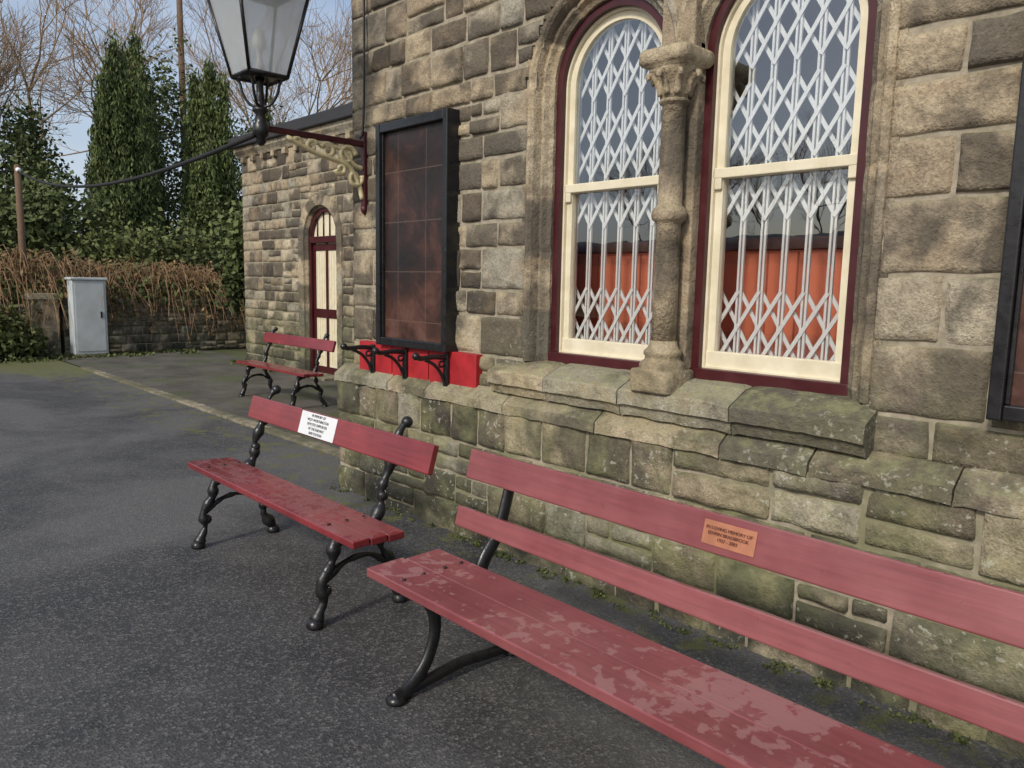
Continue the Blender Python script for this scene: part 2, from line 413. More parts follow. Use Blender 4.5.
obj('roof',[(XC-.3,-.35,5.75),(9.3,-.35,5.75),(9.3,4.5,8.8),(XC-.3,4.5,8.8),(XC-.3,9.35,5.75),(9.3,9.35,5.75)],[(0,1,2,3),(3,2,5,4),(0,3,4),(1,5,2)],SLATE,B)
box('gutter',XC-.3,9.3,-.42,-.32,5.68,5.78,BLACK,B)

def arch_sweep(name,cx,side,prof,mat):
    V=[];F=[];A=[]; path=[]
    n1=34
    for i in range(n1): path.append((cx+side*R0,ZB-.01+(ZS-ZB+.01)*i/n1,(side,0)))
    n2=44
    for i in range(n2+1):
        a=math.pi*i/n2; dx=side*math.cos(a);dz=math.sin(a); path.append((cx+dx*R0,ZS+dz*R0,(dx,dz)))
    m=len(prof)
    for i,(x,z,n) in enumerate(path):
        s=i//7; joint=(i%7==0)
        rr=random.Random(s*13+side*7+5); r1=.25+.6*rr.random();r2=rr.random()
        for d,y in prof:
            xx=x+n[0]*d
            if i>=n1:
                if side<0: xx=min(xx,MID)
                else: xx=max(xx,MID)
            q=Vector((xx,y,z+n[1]*d)); w=noise.fractal(q*12,1,2,3)*.004
            V.append((xx,y+(.008 if joint else 0)+w,z+n[1]*d)); A.append((r1,r2,0,1))
    for i in range(len(path)-1):
        for k in range(m-1):
            a=i*m+k; F.append((a,a+1,a+m+1,a+m) if side>0 else (a,a+m,a+m+1,a+1))
    return obj(name,V,F,mat,B,smooth=False,attr=A)
PROF=[(0,.24),(0,.085),(.02,.07),(.035,.045),(.05,.045),(.06,.05),(.066,.03),(.075,.005),(.09,-.01),(.105,-.012),(.118,-.004),(.122,.006),(.15,.004),(.16,.03)]
arch_sweep('arch_moulding',CX[0],-1,PROF,STONE_D); arch_sweep('arch_moulding_2',CX[1],1,PROF,STONE_D)
def nbox(name,x0,x1,y0,y1,z0,z1,mat,par,r=.5):
    o=box(name,x0,x1,y0,y1,z0,z1,mat,par,.008); a=o.data.color_attributes.new('blk','FLOAT_COLOR','POINT')
    a.data.foreach_set('color',[r,.4,0,1]*len(o.data.vertices)); return o
nbox('mullion',MID-.09,MID+.09,.05,.25,ZB-.02,ZS+.05,STONE_D,B,.35)
nbox('spandrel',MID-.09,MID+.09,.0,.22,ZS+.005,ZS+.26,STONE_D,B,.3)
def slathe(name,prof,c,seg=28,r=.4):
    V=[];F=[];m=len(prof)
    for rr,z,*s in prof:
        s=s[0] if s else 0
        for k in range(seg):
            a=2*math.pi*(k+.5)/seg
            f=(1/max(abs(math.cos(a)),abs(math.sin(a))))*s+(1-s)
            w=1+.03*noise.noise(Vector((math.cos(a)*2,math.sin(a)*2,z*9)))
            V.append((c[0]+rr*w*f*math.cos(a),c[1]+rr*w*f*math.sin(a),c[2]+z))
    for i in range(m-1):
        for k in range(seg):
            k2=(k+1)%seg; F.append((i*seg+k,i*seg+k2,(i+1)*seg+k2,(i+1)*seg+k))
    F.append(tuple(range(seg-1,-1,-1))); F.append(tuple((m-1)*seg+k for k in range(seg)))
    return obj(name,V,F,STONE_D,B,smooth=True,attr=[(r,.5,0,1)]*len(V))
CC=(MID+.01,-.015,0)
slathe('column_base',[(.112,1.06,1),(.115,1.07,1),(.115,1.155,1),(.108,1.165,1),(.106,1.17,0),(.108,1.185),(.10,1.20),(.085,1.21),(.082,1.225),(.09,1.235),(.09,1.25),(.075,1.265),(.066,1.28),(.062,1.30)],CC,32,.45)
slathe('column_shaft',[(.058,1.29),(.057,1.6),(.056,1.84),(.066,1.85),(.078,1.86),(.082,1.88),(.08,1.90),(.068,1.915),(.056,1.925),(.055,2.2),(.054,2.37),(.066,2.375),(.07,2.385),(.06,2.395)],CC,28,.38)
slathe('capital',[(.058,2.39),(.06,2.42),(.07,2.46,.1),(.09,2.495,.3),(.105,2.515,.5),(.10,2.525,.6),(.118,2.535,1),(.128,2.55,1),(.128,2.585,1),(.12,2.60,1)],CC,32,.52)
for k in range(8):
    a=math.pi/4*k; c=Vector((CC[0],CC[1],0)); d=Vector((math.cos(a),math.sin(a),0))
    o=tube('capital_leaf_%d'%k,[c+d*.062+Vector((0,0,2.41)),c+d*.075+Vector((0,0,2.455)),c+d*.105+Vector((0,0,2.495)),c+d*.125+Vector((0,0,2.49)),c+d*.12+Vector((0,0,2.475))],lambda t:.016*(1.1-.4*t),STONE_D,B,seg=6,n=3)
    at=o.data.color_attributes.new('blk','FLOAT_COLOR','POINT'); at.data.foreach_set('color',[.45,.3,0,1]*len(o.data.vertices))

# windows
def wpath(cx,ins,n=28):
    x0=cx-R0;x1=cx+R0; P=[((x0,ZB+.0),(-1,-1)),((x0,ZS),(-1,0))]
    for i in range(1,n):
        a=math.pi*i/n; P.append(((cx-R0*math.cos(a),ZS+R0*math.sin(a)),(-math.cos(a),math.sin(a))))
    P+= [((x1,ZS),(1,0)),((x1,ZB),(1,-1))]
    return [(p[0]+n_[0]*ins,p[1]+n_[1]*ins) for p,n_ in P]
def frame(name,cx,d0,d1,y0,y1,mat,par):
    A=wpath(cx,d0);Bq=wpath(cx,d1);n=len(A);V=[];F=[]
    for p in A: V.append((p[0],y0,p[1]))
    for p in Bq: V.append((p[0],y0,p[1]))
    for p in A: V.append((p[0],y1,p[1]))
    for p in Bq: V.append((p[0],y1,p[1]))
    for i in range(n):
        j=(i+1)%n
        F.append((i,j,n+j,n+i)); F.append((i+2*n,n*3+i,n*3+j,j+2*n)); F.append((n+i,n+j,3*n+j,3*n+i)); F.append((i,2*n+i,2*n+j,j))
    return obj(name,V,F,mat,par)
for wi,cx in enumerate(CX):
    W=empty('sash_window_%d'%(wi+1)); W.parent=B
    frame('frame',cx,.0,-.04,.105,.23,MAROON,W)
    frame('inner_bead',cx,-.04,-.052,.135,.23,CREAM,W)
    frame('sash',cx,-.052,-.09,.155,.19,CREAM,W)
    box('sill_board',cx-R0,cx+R0,.085,.20,ZB-.015,ZB+.045,MAROON,W)
    box('bottom_rail',cx-R0+.05,cx+R0-.05,.148,.195,ZB+.046,ZB+.125,CREAM,W)
    box('meeting_rail',cx-R0+.045,cx+R0-.045,.135,.20,2.05,2.095,CREAM,W)
    for sx in(-1,1): box('sash_horn',cx+sx*(R0-.07)-.018,cx+sx*(R0-.07)+.018,.137,.155,2.0,2.055,CREAM,W,.005)
    gp=wpath(cx,-.08)
    low=[(gp[0][0],ZB+.1),(gp[0][0],2.06),(gp[-1][0],2.06),(gp[-1][0],ZB+.1)]
    obj('lower_glass',[(p[0],.178,p[1]) for p in low],[(0,3,2,1)],GLASS,W)
    up=[(gp[0][0],2.08)]+gp[1:-1]+[(gp[-1][0],2.08)]
    obj('upper_glass',[(p[0],.168,p[1]) for p in up],[tuple(range(len(up)))[::-1]],GLASS,W)
    V=[];F=[]
    def bar(a,b,w,y,t=.006):
        a=Vector((a[0],y,a[1]));b=Vector((b[0],y,b[1]));d=(b-a).normalized();s=Vector((-d.z,0,d.x))*w/2;k=len(V);yy=Vector((0,t/2,0))
        for p in(a,b):
            V.extend([p+s-yy,p-s-yy,p-s+yy,p+s+yy])
        F.extend([(k,k+1,k+2,k+3),(k+4,k+7,k+6,k+5),(k,k+4,k+5,k+1),(k+1,k+5,k+6,k+2),(k+2,k+6,k+7,k+3),(k+3,k+7,k+4,k)])
    pitch=.106;nb=6;xa=cx-pitch*nb/2
    for i in range(nb+1):
        x=xa+i*pitch; top=ZS+math.sqrt(max(0,(R0-.03)**2-(x-cx)**2))
        bar((x-.009,1.16),(x-.009,top),.010,.222,.012); bar((x+.009,1.16),(x+.009,top),.010,.222,.012)
    for z0,cnt in ((1.19,2),(1.86,1),(2.12,2),(2.53,2)):
        hh=.175
        for r in range(cnt):
            for i in range(nb):
                x=xa+i*pitch; za=z0+r*hh
                bar((x,za),(x+pitch,za+hh),.018,.212); bar((x+pitch,za),(x,za+hh),.018,.233)
    bar((cx-R0,1.17),(cx+R0,1.17),.03,.222,.02)
    obj('security_grille',V,F,WHITE,W)
REFL_RED=simple('terracotta_paint',(.88,.25,.14),.5,var=.04,scale=2); REFL_SEAM=simple('panel_seam',(.55,.14,.08),.6)  # reds of the train reflection, put into the colour of added boards
REFL=empty('interior_dado_panelling'); REFL.parent=B  # added boards behind the glass, standing in for the reflected red train
box('boarding',-3.5,-.7,.50,.53,.42,1.74,REFL_RED,REFL,.002); box('dado_rail',-3.5,-.7,.47,.53,1.742,1.80,simple('brown_rail',(.16,.075,.05),.4),REFL,.004)  # red band and brown roofline of the reflection, built as boards
for i in range(18): box('board_seam_%d'%i,-3.45+i*.155,-3.442+i*.155,.4965,.4995,.45,1.73,REFL_SEAM,REFL,0)
RM=box('waiting_room_interior',-3.6,-.6,.26,3.2,.4,3.4,DARKROOM,B,0)
bm=bmesh.new(); bm.from_mesh(RM.data)
bmesh.ops.delete(bm,geom=[f for f in bm.faces if f.normal.y<-.9],context='FACES'); bmesh.ops.reverse_faces(bm,faces=bm.faces); bm.to_mesh(RM.data); bm.free()

def noticeboard(name,x0,x1,z0,z1):
    e=empty(name)
    box('panel',x0+.05,x1-.05,-.06,-.02,z0+.05,z1-.05,NOTICE,e)
    box('frame_left',x0,x0+.045,-.10,.01,z0,z1,BLACKW,e,.006); box('frame_right',x1-.045,x1,-.10,.01,z0,z1,BLACKW,e,.006)
    box('frame_bottom',x0+.047,x1-.047,-.097,.01,z0+.002,z0+.055,BLACKW,e,.006); box('frame_top',x0+.047,x1-.047,-.097,.01,z1-.06,z1-.002,BLACKW,e,.006)
    box('bead_left',x0+.047,x0+.06,-.08,-.058,z0+.056,z1-.061,BLACKW,e,.003); box('bead_right',x1-.06,x1-.047,-.08,-.058,z0+.056,z1-.061,BLACKW,e,.003)
    return e
noticeboard('notice_board',-4.45,-3.68,1.12,2.58); noticeboard('notice_board.001',-.745,.35,1.13,2.62)
HB=empty('red_bracket_board')
for i,(a,b) in enumerate(((-4.74,-4.335),(-4.328,-3.925),(-3.918,-3.45))): box('board_%d'%(i+1),a,b,-.05+.003*i,.012,.87,1.125,REDB,HB,.005)
for i,x in enumerate((-4.55,-4.16,-3.72)):
    box('back_plate_%d'%(i+1),x-.022,x+.022,-.068,-.046,.895,1.11,BLACK,HB,.004)
    tube('arm_%d'%(i+1),[(x,-.06,1.085),(x,-.15,1.095),(x,-.25,1.09),(x,-.285,1.10)],.016,BLACK,HB,seg=8)
    tube('brace_%d'%(i+1),[(x,-.065,.92),(x,-.10,.99),(x,-.15,1.045),(x,-.22,1.08)],.011,BLACK,HB,seg=8)
    tube('scroll_%d'%(i+1),[(x,-.07,1.04),(x,-.105,1.03),(x,-.11,1.06),(x,-.085,1.065)],.007,BLACK,HB,seg=6)
    bm=bmesh.new(); bmesh.ops.create_uvsphere(bm,u_segments=12,v_segments=8,radius=.024); bmesh.ops.translate(bm,vec=(x,-.29,1.105),verts=bm.verts); bobj('knob_%d'%(i+1),bm,BLACK,HB,True)

# lamp
LX,LY=-4.72,-.77
LMP=empty('wall_lantern')
box('wall_plate',LX-.025,LX+.025,-.03,.0,2.06,2.58,MAROON,LMP,.006)
box('arm_bar',LX-.018,LX+.018,LY,-.03,2.475,2.515,MAROON,LMP,.006)
lathe('plate_finial',[(.0,-.05),(.02,-.03),(.028,0),(.012,.02)],(LX,-.015,2.06),MAROON,LMP,12)
lathe('arm_boss',[(.012,-.11),(.03,-.09),(.03,-.06),(.045,-.05),(.05,-.02),(.05,.02),(.035,.035),(.04,.05),(.028,.08),(.05,.10),(.05,.115),(.022,.13),(.03,.16),(.024,.2),(.02,.27),(.03,.3)],(LX,LY,2.495),BLACK,LMP,16)
def spiral(c,r0,turns,sgn,start,n=22):
    return [(LX,c[0]+sgn*r0*(1-.82*i/n)*math.cos(start+turns*2*math.pi*i/n),c[1]+r0*(1-.82*i/n)*math.sin(start+turns*2*math.pi*i/n)) for i in range(n+1)]
for i,(c,r,t,s,st) in enumerate([((-.15,2.40),.07,1.4,1,.2),((-.30,2.415),.055,1.3,-1,.4),((-.42,2.43),.042,1.3,1,.5),((-.09,2.26),.06,1.3,-1,2.8),((-.52,2.445),.028,1.2,-1,.4),((-.2,2.31),.04,1.2,1,3.4)]):
    tube('scrollwork_%d'%i,spiral(c,r,t,s,st),lambda t:.018*(1.2-.6*t),YEL,LMP,seg=6,n=2)
tube('scroll_spine',[(LX,-.03,2.12),(LX,-.06,2.22),(LX,-.14,2.33),(LX,-.28,2.37),(LX,-.42,2.40),(LX,-.6,2.47)],.018,YEL,LMP,seg=8)
tube('scroll_spine_2',[(LX,-.03,2.33),(LX,-.1,2.35),(LX,-.2,2.44),(LX,-.32,2.45),(LX,-.45,2.47)],.016,YEL,LMP,seg=8)
zb,zt=2.80,3.34; wb,wt=.125,.235
lc=(LX,LY)
def sq(w,z): return [Vector((lc[0]+sx*w,lc[1]+sy*w,z)) for sx,sy in((-1,-1),(1,-1),(1,1),(-1,1))]
b0=sq(wb,zb);t0=sq(wt,zt)
for i in range(4):
    j=(i+1)%4
    for nm,a,b,r in(('corner_bar',b0[i],t0[i],.012),('bottom_bar',b0[i],b0[j],.014),('top_bar',t0[i],t0[j],.016)): tube('%s_%d'%(nm,i),[a,b],r,BLACK,LMP,seg=4,n=1,axis=(0,0,1) if nm!='corner_bar' else (1,0,0))
    q=[b0[i]*1.0,b0[j]*1.0,t0[j]*1.0,t0[i]*1.0]; obj('pane_%d'%i,q,[(0,1,2,3)],FROST,LMP)
    d=Vector((b0[i].x-lc[0],b0[i].y-lc[1],0)).normalized(); c=Vector((lc[0],lc[1],0))
    tube('cradle_%d'%i,[c+d*.02+Vector((0,0,2.62)),c+d*.07+Vector((0,0,2.64)),c+d*.11+Vector((0,0,2.70)),c+d*.13+Vector((0,0,2.77)),c+d*.175+Vector((0,0,2.805))],.009,BLACK,LMP,seg=6)
lathe('floor_plate',[(.05,0),(.12,.0),(.12,.01),(.04,.015)],(LX,LY,zb-.005),BLACK,LMP,16)
lathe('burner',[(.03,0),(.03,.06),(.018,.07),(.018,.14),(.04,.16),(.045,.2),(.02,.28)],(LX,LY,zb+.01),simple('bulb_white',(.75,.75,.7),.4),LMP,14)
r1=sq(.275,zt+.01);r2=sq(.11,zt+.2);r3=sq(.085,zt+.30)
obj('lantern_roof',r1+r2+r3+[Vector((*lc,zt+.38))],[(0,1,5,4),(1,2,6,5),(2,3,7,6),(3,0,4,7),(4,5,9,8),(5,6,10,9),(6,7,11,10),(7,4,8,11),(8,9,12),(9,10,12),(10,11,12),(11,8,12),(3,2,1,0)],BLACK,LMP)
lathe('roof_finial',[(.03,0),(.05,.02),(.03,.05),(.02,.1),(.035,.13),(.01,.2)],(LX,LY,zt+.37),BLACK,LMP,12)
tube('conduit',[(LX+.03,-.03,5.4),(LX+.03,-.03,4),(LX+.035,-.032,3),(LX+.02,-.035,2.6),(LX-.0,-.05,2.53)],.008,BLACK,LMP,seg=6)
POLE=(-16.9,.2)
CB=empty('overhead_cable')
def sag(a,b,s,n=24): return [Vector(a).lerp(Vector(b),i/n)-Vector((0,0,s*4*(i/n)*(1-i/n))) for i in range(n+1)]
tube('cable',sag((LX,LY-.05,2.44),(POLE[0],POLE[1],3.45),.30),.018,CAB,CB,seg=6,n=1,axis=(0,0,1))
tube('cable_2',sag((POLE[0],POLE[1],3.45),(-19,-9,4.0),.5),.018,CAB,CB,seg=6,n=1,axis=(0,0,1))
PO=empty('wooden_pole')
lathe('post',[(.07,-.2),(.065,1.5),(.055,3.55)],(POLE[0],POLE[1],0),WOODP,PO,10)
lathe('insulator',[(.03,0),(.045,.02),(.045,.06),(.02,.08)],(POLE[0]+.07,POLE[1],3.42),WHITE,PO,10)

# benches
def plank(name,x0,x1,cy,cz,w,t,tilt,mat,par):
    rot=Matrix.Rotation(tilt,3,'X')
    return box(name,x0,x1,cy-w/2,cy+w/2,cz-t/2,cz+t/2,mat,par,.006,rot,3)
def text(s,size,loc,rot,mat,par,name):
    cu=bpy.data.curves.new(name,'FONT'); cu.body=s; cu.size=size; cu.align_x='CENTER'; cu.align_y='CENTER'; cu.extrude=.0006; cu.space_line=1.15
    tmp=bpy.data.objects.new(name+'_t',cu); COL.objects.link(tmp); bpy.context.view_layer.update()
    me=bpy.data.meshes.new_from_object(tmp.evaluated_get(bpy.context.evaluated_depsgraph_get())); bpy.data.objects.remove(tmp)
    me.materials.clear(); me.materials.append(mat); o=bpy.data.objects.new(name,me); COL.objects.link(o); o.parent=par; o.location=loc; o.rotation_euler=rot; return o
B1=empty('long_station_bench'); X0,X1=-2.43,.75
plank('seat_plank_front',X0+.035,X1,-1.398,.450,.168,.036,math.radians(1),BW1,B1)
plank('seat_plank_rear',X0+.04,X1,-1.222,.447,.168,.036,math.radians(1),BW1,B1)
TL=math.radians(76)
plank('back_plank_upper',X0+.01,X1,-.945,.79,.125,.032,TL,BW1,B1)
plank('back_plank_lower',X0,X1,-1.0,.57,.085,.032,TL,BW1,B1)
for x in (-2.20,.5):
    fl=(1,.62)
    tube('front_leg',[(x,-1.49,.012),(x,-1.43,.03),(x,-1.35,.10),(x,-1.305,.2),(x,-1.305,.3),(x,-1.35,.38),(x,-1.42,.42)],lambda t:.030*(1+.12*math.cos(t*6.28)),BLACK,B1,flat=fl,seg=10)
    tube('rear_leg',[(x,-.88,.012),(x,-.93,.06),(x,-1.0,.16),(x,-1.07,.28),(x,-1.08,.38),(x,-1.05,.46),(x,-.985,.54),(x,-.955,.62),(x,-.92,.74),(x,-.905,.80)],lambda t:.036*(1.05-.3*t),BLACK,B1,flat=fl,seg=10)
    tube('stretcher',[(x,-1.44,.03),(x,-1.33,.04),(x,-1.17,.055),(x,-1.05,.045),(x,-.92,.035)],.024,BLACK,B1,flat=(1,.8),seg=8)
    tube('seat_bearer',[(x,-1.44,.415),(x,-1.25,.41),(x,-1.07,.405)],.02,BLACK,B1,flat=(1,.9),seg=8)
    tube('scroll',[(x,-1.10,.40),(x,-1.15,.34),(x,-1.21,.36),(x,-1.21,.40)],.014,BLACK,B1,seg=8)
    for yy in(-1.48,-.89): lathe('foot_pad',[(.035,0),(.04,.01),(.025,.028)],(x,yy,.004),BLACK,B1,12)
    for yy in(-1.445,-1.355,-1.255,-1.175): lathe('bolt',[(.008,0),(.008,.003),(.004,.005)],(x,yy,.468),BLACK,B1,10)
plq=box('plaque',-1.265,-1.085,-.9745,-.9705,.747,.823,BRASS,B1,.001,None)
plq.data.transform(Matrix.Translation((0,-.945,.79))@Matrix.Rotation(math.radians(-14),4,'X')@Matrix.Translation((0,.955,-.785)))
def btext(s,size,x,up,mat,par,cy,cz,off,nm):
    a=math.radians(14); n=Vector((0,-math.cos(a),math.sin(a))); v=Vector((0,math.sin(a),math.cos(a)))
    p=Vector((x,cy,cz))+n*off+v*up
    text(s,size,p,(math.radians(90-14),0,0),mat,par,nm)
btext('IN LOVING MEMORY OF\nEDWIN BRADBROOK\n1927 - 2003',.0145,-1.175,0,INKR,B1,-.945,.79,.0235,'plaque_text')

def rustic(name,dx,dy):
    e=empty(name)
    def T(p): return (p[0],p[1]+dy,p[2])
    x0,x1=-4.53+dx,-2.68+dx
    for i,y in enumerate((-1.325,-1.235,-1.145)): plank('seat_plank_%d'%(i+1),x0,x1,y+dy,.448-.004*i,.084,.034,math.radians(2),BW2,e)
    plank('back_plank',x0+.10,x1+.07,-1.0+dy,.775,.135,.034,math.radians(74),BW2,e)
    for x in (-4.31+dx,-2.95+dx):
        k=.55
        tube('front_leg',[T(p) for p in [(x,-1.40,.0),(x,-1.385,.05),(x,-1.355,.12),(x,-1.365,.20),(x,-1.31,.29),(x,-1.30,.36),(x,-1.27,.43)]],lambda t:.024*(1.15-.3*t),BLACK,e,knob=k,seg=10)
        tube('rear_leg',[T(p) for p in [(x,-.94,.0),(x,-.95,.05),(x,-1.0,.13),(x,-.99,.21),(x,-1.05,.30),(x,-1.06,.38),(x,-1.10,.43)]],lambda t:.023*(1.15-.3*t),BLACK,e,knob=k,seg=10)
        tube('back_post',[T(p) for p in [(x,-1.30,.37),(x,-1.20,.405),(x,-1.10,.43),(x,-1.05,.50),(x,-1.045,.58),(x,-1.0,.68),(x,-.975,.78),(x,-.93,.86),(x,-.90,.885)]],lambda t:.023*(1.1-.15*t),BLACK,e,knob=k,seg=10)
        tube('branch_brace',[T(p) for p in [(x,-1.35,.2),(x,-1.25,.27),(x,-1.12,.28),(x,-1.02,.22)]],.015,BLACK,e,knob=k,seg=8)
        for (y,z) in ((-1.345,.16),(-1.335,.25),(-1.0,.18),(-1.04,.55),(-.985,.70),(-.9,.885)):
            bm=bmesh.new(); bmesh.ops.create_icosphere(bm,subdivisions=2,radius=.029); bmesh.ops.translate(bm,vec=(x,y+dy,z),verts=bm.verts); bobj('knot',bm,BLACK,e,True)
        for yy in(-1.40,-.94): lathe('foot',[(.036,0),(.04,.012),(.026,.04)],(x,yy+dy,.003),BLACK,e,12)
        for yy in (-1.325,-1.235,-1.145): lathe('bolt',[(.009,0),(.009,.003),(.004,.005)],(x,yy+dy,.467),BLACK,e,10)
    return e
RB=rustic('rustic_bench',0,0); rustic('rustic_bench.001',-5.33,2.6)
pq=box('plaque',-.185,.185,-.002,.002,-.062,.062,ENAMEL,RB,.001)
a14=math.radians(16); n16=Vector((0,-math.cos(a14),math.sin(a14)))
pc=Vector((-3.60,-1.0,.775))+n16*.0195
pq.location=pc; pq.rotation_euler=(-a14,0,0)
text('IN MEMORY OF\nVICKY WORTHINGTON\nDEVOTED SUPPORTER\nOF THE RAILWAY\nAND STATION',.0205,pc+n16*.003,(math.radians(90-16),0,0),INK,RB,'plaque_text')

# far wing
FB=empty('station_wing_building'); FY=3.1; FX0,FX1=-13.75,XC
DX0,DX1,DZ=-11.42,-10.46,2.2; DC=(DX0+DX1)/2; DR=(DX1-DX0)/2
def dopen(u,v,k=.16):
    if v<DZ: return DX0-k<u<DX1+k
    return (u-DC)**2+(v-DZ)**2<(DR+k)**2
FW=((0,FY,0),(1,0,0),(0,0,1),(0,-1,0))
masonry('wall_blocks',*FW,courses(FX0,FX1,0,3.72,rng,(.16,.27),(.2,.5),.25,(.4,.26)),.05,STONE,FB,rng,mask=dopen)
sheet('wall_mortar',*FW,FX0+.01,FX1,0,3.8,.08,MORTAR,FB,mask=lambda u,v:dopen(u,v,.1))
ES=((FX0,FY,0),(0,1,0),(0,0,1),(-1,0,0))
masonry('end_wall_blocks',*ES,courses(0,5.5,0,3.72,rng,(.18,.27),(.25,.5),.2),.12,STONE,FB,rng); sheet('end_wall_mortar',*ES,.01,5.5,0,3.8,1,MORTAR,FB)
extrude_blocks('cornice_moulding',[(FY+.05,3.70),(FY-.03,3.70),(FY-.05,3.74),(FY-.10,3.80),(FY-.11,3.86),(FY+.05,3.86)],FX0-.1,FX1-.0,(.6,1.0),STONE_D,FB,rng)
box('parapet_coping',FX0-.16,FX1-.003,FY-.17,FY+.3,3.865,4.05,simple('bitumen_black',(.03,.03,.035),.6),FB,.02)
box('end_coping',FX0-.165,FX0+.25,FY+.31,8.6,3.865,4.05,BLACKW,FB,.02)
for i in range(22):
    x=FX0+.1+i*.4; nbox('corbel_%d'%i,x,x+.12,FY-.07,FY+.0,3.6,3.7,STONE_D,FB,.5)
box('roof_deck',FX0+.25,FX1-.01,FY+.3,8.6,3.7,3.85,SLATE,FB,0); box('rear_wall',FX0,FX1,8.6,8.7,0,3.85,MORTAR,FB,0)
V=[];F=[];A=[]
def ringpts():
    P=[]
    for i in range(17): P.append((DX0,DZ*i/17,(-1,0)))
    for i in range(25):
        a=math.pi*i/24; P.append((DC-DR*math.cos(a),DZ+DR*math.sin(a),(-math.cos(a),math.sin(a))))
    for i in range(1,18): P.append((DX1,DZ*(1-i/17),(1,0)))
    return P
pr=[(0,.25),(0,.05),(.03,.01),(.04,-.02),(.2,-.025),(.21,.02)]
P=ringpts(); m=len(pr)
for i,(x,z,n) in enumerate(P):
    rr=random.Random(i//3); r1=.35+.5*rr.random(); r2=rr.random()
    for d,y in pr: V.append((x+n[0]*d,FY+y+(.008 if i%3==0 else 0),z+n[1]*d)); A.append((r1,r2,0,1))
for i in range(len(P)-1):
    for k in range(m-1): a=i*m+k; F.append((a,a+m,a+m+1,a+1))
obj('door_arch_stones',V,F,STONE_D,FB,attr=A)
DR_=empty('arched_door'); DR_.parent=FB
def parch(ins,n=20):
    Q=[(DX0+ins,0),(DX0+ins,DZ)]
    for i in range(1,n): a=math.pi*i/n; Q.append((DC-(DR-ins)*math.cos(a),DZ+(DR-ins)*math.sin(a)))
    return Q+[(DX1-ins,DZ),(DX1-ins,0)]
A1=parch(0);A2=parch(.06);n=len(A1)
V=[(p[0],FY+.07,p[1]) for p in A1]+[(p[0],FY+.07,p[1]) for p in A2]+[(p[0],FY+.2,p[1]) for p in A2]
obj('door_frame',V,[(i,n+i,n+i+1,i+1) for i in range(n-1)]+[(n+i,2*n+i,2*n+i+1,n+i+1) for i in range(n-1)],MAROON,DR_)
obj('fanlight',[(p[0],FY+.13,p[1]) for p in A2[1:-1]],[tuple(range(n-2))],CREAM,DR_)
for k in range(1,5):
    x=DX0+(DX1-DX0)*k/5; tube('fanlight_bar_%d'%k,[(x,FY+.12,DZ),(x,FY+.12,DZ+math.sqrt(max(0,(DR-.06)**2-(x-DC)**2)))],.014,MAROON,DR_,seg=4,n=1,axis=(0,1,0))
box('transom',DX0,DX1,FY+.06,FY+.2,DZ-.06,DZ+.04,MAROON,DR_); box('door_leaf',DX0+.06,DX1-.06,FY+.13,FY+.2,.02,DZ-.06,CREAM,DR_,0)
for x in(DX0+.06,DC-.03,DX1-.12): box('stile',x,x+.06,FY+.11,FY+.129,.02,DZ-.06,MAROON,DR_,.003)
for z in(.02,.95,2.02): box('rail',DX0+.065,DX1-.065,FY+.112,FY+.128,z,z+(.14 if z<1 else .10),MAROON,DR_,.003)
for i in range(9): box('board_line_%d'%i,DX0+.15+i*.075,DX0+.156+i*.075,FY+.125,FY+.1295,.2,2.0,YEL,DR_,0)
box('door_step',DX0-.05,DX1+.05,FY-.25,FY+.2,0,.05,KERB,DR_,.01)

# ground
GX=[-400,400]; PR=[(-400,0),(-26,0),(-25,-.95),(-17.3,-.95),(-17.29,-.02),(400,-.02)]
V=[];F=[]
for y,z in PR:
    for x in GX: V.append((x,y,z))
for i in range(len(PR)-1): a=i*2; F.append((a,a+1,a+3,a+2))
obj('ground',V,F,GRASS)
obj('platform_asphalt',[(-16.3,-17.2,0),(60,-17.2,0),(60,.45,0),(-16.3,.45,0)],[(0,1,2,3)],ASPH)
obj('pavement',[(-16.3,.452,.012),(XC,.452,.012),(XC,FY+.2,.012),(-16.3,FY+.2,.012)],[(0,1,2,3)],PAVE)
KB=extrude_blocks('kerb_edging',[(.40,-.02),(.40,.018),(.41,.024),(.52,.026),(.53,.018),(.53,-.02)],-14.2,-5.05,(.5,.9),KERB,None,rng,amp=.008)
obj('track_ballast',[(-200,-25,-.9),(200,-25,-.9),(200,-18,-.9),(-200,-18,-.9)],[(0,1,2,3)],BALLAST)
box('platform_edge',-60,60,-17.28,-16.9,-.9,.03,KERB,None,.02)

BWL=empty('boundary_stone_wall')
WX=-16.6
BP=((WX,0,0),(0,1,0),(0,0,1),(1,0,0))
masonry('rubble_blocks',*BP,courses(.75,9,0,1.08,rng,(.09,.19),(.14,.42),.3),.035,RUBBLE,BWL,rng,amp=.03)
sheet('wall_core_face',*BP,.75,9,0,1.08,1,MORTAR,BWL); box('core',WX-.4,WX-.012,.75,9,0,1.1,MORTAR,BWL,0)
masonry('rubble_blocks_2',*BP,courses(-7,.2,0,1.0,rng,(.09,.19),(.14,.42),.3),.05,RUBBLE,BWL,rng,amp=.03); box('core_2',WX-.4,WX-.012,-7,.2,0,1.0,MORTAR,BWL,0)
GPst=empty('stone_gate_post'); nbox('post_block',WX-.35,WX+.1,.16,.66,0,1.08,RUBBLE,GPst,.6); nbox('post_cap',WX-.39,WX+.14,.12,.70,1.083,1.2,RUBBLE,GPst,.7)
CBN=empty('utility_cabinet'); box('body',-16.35,-16.0,.78,1.36,.06,1.46,GREYCAB,CBN,.012); box('lid',-16.38,-15.97,.75,1.39,1.462,1.51,GREYCAB,CBN,.012); box('base',-16.36,-15.99,.77,1.37,0,.058,KERB,CBN,.005)
